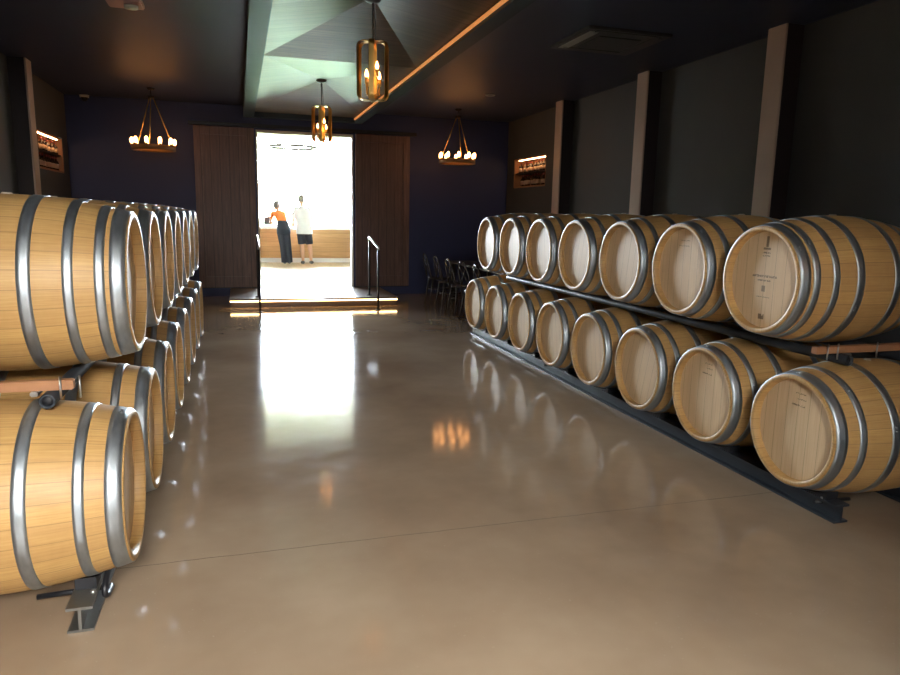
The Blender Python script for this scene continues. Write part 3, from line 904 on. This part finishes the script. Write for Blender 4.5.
def man():
    root = empty('person', (1.72, 19.40, LZ))
    hc = (-.09, .07, 1.745)
    legs = [[(-.12, 0, .90, .088), (-.09, 0, .52, .058), (-.08, -.03, .34, .056), (-.07, -.02, .08, .036)],
            [(.075, 0, .90, .088), (.12, 0, .52, .058), (.135, -.03, .34, .056), (.15, -.02, .08, .036)]]
    arms = [[(-.235, .03, 1.485, .058), (-.29, .10, 1.25, .044), (-.27, .40, 1.07, .032), (-.26, .46, 1.055, .026)],
            [(.11, .03, 1.485, .058), (.19, .09, 1.25, .044), (.18, .40, 1.07, .032), (.16, .46, 1.055, .026)]]
    def body(mb):
        loft(mb, [(-.025, 0, .86, .15, .10), (-.025, 0, .96, .165, .115), (-.03, 0, 1.12, .15, .10), (-.045, .02, 1.34, .175, .115), (-.06, .03, 1.48, .17, .095), (-.065, .035, 1.54, .08, .07)])
        mb.tube([(-.065, .035, 1.50), (-.08, .055, 1.66)], [.058, .055], 14)
        for l in legs + arms: limb(mb, l)
        for x in (-.07, .15): mb.tube([(x, -.05, .04), (x, .02, .045), (x, .14, .03)], [.035, .04, .03], 10)
        hand(mb, (-.26, .46, 1.055), (.4, 1, -.08), (0, 0, 1), 1); hand(mb, (.16, .46, 1.055), (-.3, 1, -.08), (0, 0, 1), -1)
        head(mb, hc)
    mesh_obj('body', fused(body, .008), M['skin'], root)
    def shirt(mb):
        loft(mb, [(-.02, -.005, .82, .225, .165), (-.025, -.005, .98, .215, .155), (-.03, 0, 1.14, .20, .14), (-.045, .018, 1.34, .215, .145), (-.06, .028, 1.48, .205, .12), (-.065, .033, 1.545, .10, .085), (-.066, .036, 1.57, .07, .07)])
        for a in arms: limb(mb, [(*a[0][:3], .072), tuple(a[0][i] + (a[1][i] - a[0][i]) * .9 for i in range(3)) + (.064,)])
    mesh_obj('shirt', fused(shirt, .012), M['shirt'], root)
    def shorts(mb):
        loft(mb, [(-.025, 0, .80, .195, .135), (-.025, 0, .97, .185, .135)])
        for l in legs: mb.tube([(l[0][0], 0, .86), (l[1][0] - .005, 0, .545)], [.108, .100], 18)
    mesh_obj('shorts', fused(shorts, .011, 1), M['shorts'], root)
    hair(root, hc); shoes(root, ((-.07, -.02, 1), (.15, .07, 1)))
    tag(root, 'person in white shirt and dark shorts standing at the bar, seen from behind', 'person')
man()
def woman():
    root = empty('person', (1.21, 19.40, LZ))
    hc = (-.225, .27, 1.565)
    legs = [[(-.14, .02, .90, .095), (-.08, 0, .48, .06), (-.05, -.03, .30, .052), (-.05, -.02, .07, .034)],
            [(.0, .02, .90, .095), (.045, 0, .48, .06), (.065, -.03, .30, .052), (.07, -.02, .07, .034)]]
    arms = [[(-.335, .19, 1.36, .045), (-.385, .33, 1.12, .036), (-.25, .56, 1.05, .028), (-.22, .60, 1.04, .023)],
            [(-.035, .19, 1.36, .045), (.02, .33, 1.12, .036), (-.02, .56, 1.05, .028), (-.06, .60, 1.04, .023)]]
    def body(mb):
        loft(mb, [(-.06, .02, .86, .15, .115), (-.065, .03, .98, .16, .115), (-.085, .08, 1.12, .125, .09), (-.14, .15, 1.28, .145, .10), (-.18, .19, 1.39, .15, .08), (-.19, .205, 1.44, .065, .055)])
        mb.tube([(-.19, .205, 1.40), (-.21, .25, 1.50)], [.046, .046], 14)
        for l in legs + arms: limb(mb, l)
        for x in (-.05, .07): mb.tube([(x, -.04, .035), (x, .02, .04), (x, .12, .025)], [.03, .035, .025], 10)
        hand(mb, (-.22, .60, 1.04), (.5, 1, -.05), (0, 0, 1), 1); hand(mb, (-.06, .60, 1.04), (-.3, 1, -.05), (0, 0, 1), -1)
        head(mb, hc)
    mesh_obj('body', fused(body, .008), M['skin'], root)
    def top(mb):
        loft(mb, [(-.075, .055, 1.06, .145, .108), (-.10, .10, 1.16, .145, .108), (-.14, .15, 1.28, .163, .115), (-.18, .19, 1.385, .165, .095), (-.188, .203, 1.425, .09, .07)])
        for a in arms: limb(mb, [(*a[0][:3], .06), tuple(a[0][i] + (a[1][i] - a[0][i]) * .45 for i in range(3)) + (.054,)])
    mesh_obj('top', fused(top, .011), M['orange'], root)
    def trousers(mb):
        loft(mb, [(-.06, .02, .82, .18, .14), (-.06, .02, .94, .185, .145), (-.075, .055, 1.09, .15, .115), (-.09, .08, 1.17, .148, .112)])
        for l in legs: mb.tube([(l[0][0], .02, .88), (l[1][0], 0, .48), (l[3][0], -.02, .045)], [.108, .092, .092], 18)
    mesh_obj('trousers', fused(trousers, .011), M['pants'], root)
    hair(root, hc, True); shoes(root, ((-.05, -.01, .9), (.07, .02, .9)))
    tag(root, 'person in orange top and long dark trousers leaning on the bar', 'person')
woman()

# ------------------------------------------------------------------ light: daylight through the windows
w = bpy.data.worlds.new('sky'); SC.world = w; w.use_nodes = True
nt = w.node_tree; bg = nt.nodes['Background']
tc = nt.nodes.new('ShaderNodeTexCoord'); sp = nt.nodes.new('ShaderNodeSeparateXYZ'); nt.links.new(tc.outputs['Generated'], sp.inputs[0])
rp = nt.nodes.new('ShaderNodeValToRGB')
e = rp.color_ramp.elements; e[0].position = 0; e[0].color = (.85, .935, 1, 1); e[1].position = .55; e[1].color = (.62, .81, 1, 1)
nt.links.new(sp.outputs[2], rp.inputs[0]); 
mr = nt.nodes.new('ShaderNodeMapRange'); mr.inputs[1].default_value = -.3; mr.inputs[2].default_value = .5; mr.inputs[3].default_value = .37; mr.inputs[4].default_value = 1
nt.links.new(sp.outputs[1], mr.inputs[0])
mr2 = nt.nodes.new('ShaderNodeMapRange'); mr2.inputs[1].default_value = -.3; mr2.inputs[2].default_value = .4
nt.links.new(sp.outputs[1], mr2.inputs[0])
cmix = nt.nodes.new('ShaderNodeMix'); cmix.data_type = 'RGBA'; cmix.inputs[6].default_value = (1, .94, .85, 1)
nt.links.new(mr2.outputs[0], cmix.inputs[0]); nt.links.new(rp.outputs[0], cmix.inputs[7])
nt.links.new(cmix.outputs[2], bg.inputs['Color'])
mm = nt.nodes.new('ShaderNodeMath'); mm.operation = 'MULTIPLY'; mm.inputs[1].default_value = 70; nt.links.new(mr.outputs[0], mm.inputs[0]); nt.links.new(mm.outputs[0], bg.inputs['Strength'])

def portal(x, y, z, sx, sz, rx, rz):
    l = bpy.data.lights.new('daylight_portal', 'AREA'); l.shape = 'RECTANGLE'; l.size = sx; l.size_y = sz
    l.cycles.is_portal = True
    o = bpy.data.objects.new('daylight_portal', l); COL.objects.link(o); o.location = (x, y, z); o.rotation_euler = (rx, 0, rz)
for h in wb: portal((h[0] + h[1]) / 2, BY1 + .25, (h[2] + h[3]) / 2, h[1] - h[0], h[3] - h[2], R(-90), 0)
for h in ws:
    portal(BX0 - .25, (h[0] + h[1]) / 2, (h[2] + h[3]) / 2, h[1] - h[0], h[3] - h[2], R(90), R(-90))
    portal(BX1 + .25, (h[0] + h[1]) / 2, (h[2] + h[3]) / 2, h[1] - h[0], h[3] - h[2], R(90), R(90))
portal((REAR[0] + REAR[1]) / 2, YR - .1, REAR[3] / 2, REAR[1] - REAR[0], REAR[3], R(90), 0)

# ------------------------------------------------------------------ camera
cam = bpy.data.cameras.new('camera'); co = bpy.data.objects.new('camera', cam); COL.objects.link(co)
cam.sensor_fit = 'HORIZONTAL'; cam.sensor_width = 36; cam.lens = 688.3 * 36 / 900
cam.clip_start = .05; cam.clip_end = 300
y, p, r = R(17.0), R(10.05), R(1.18)
fwd = Vector((math.sin(y) * math.cos(p), math.cos(y) * math.cos(p), -math.sin(p)))
rt = Vector((math.cos(y), -math.sin(y), 0)); up = rt.cross(fwd)
rt2 = rt * math.cos(r) + up * math.sin(r); up2 = up * math.cos(r) - rt * math.sin(r)
m3 = Matrix((rt2, up2, -fwd)).transposed()
co.matrix_world = Matrix.Translation((0, 0, 1.55)) @ m3.to_4x4()
SC.camera = co

SC.view_settings.view_transform = 'Standard'; SC.view_settings.look = 'None'
SC.view_settings.gamma = 1; SC.view_settings.use_curve_mapping = False
SC.view_settings.exposure = 1.65
SC.cycles.max_bounces = 10; SC.cycles.diffuse_bounces = 6; SC.cycles.glossy_bounces = 5
SC.cycles.sample_clamp_indirect = 12
SC.cycles.use_denoising = True
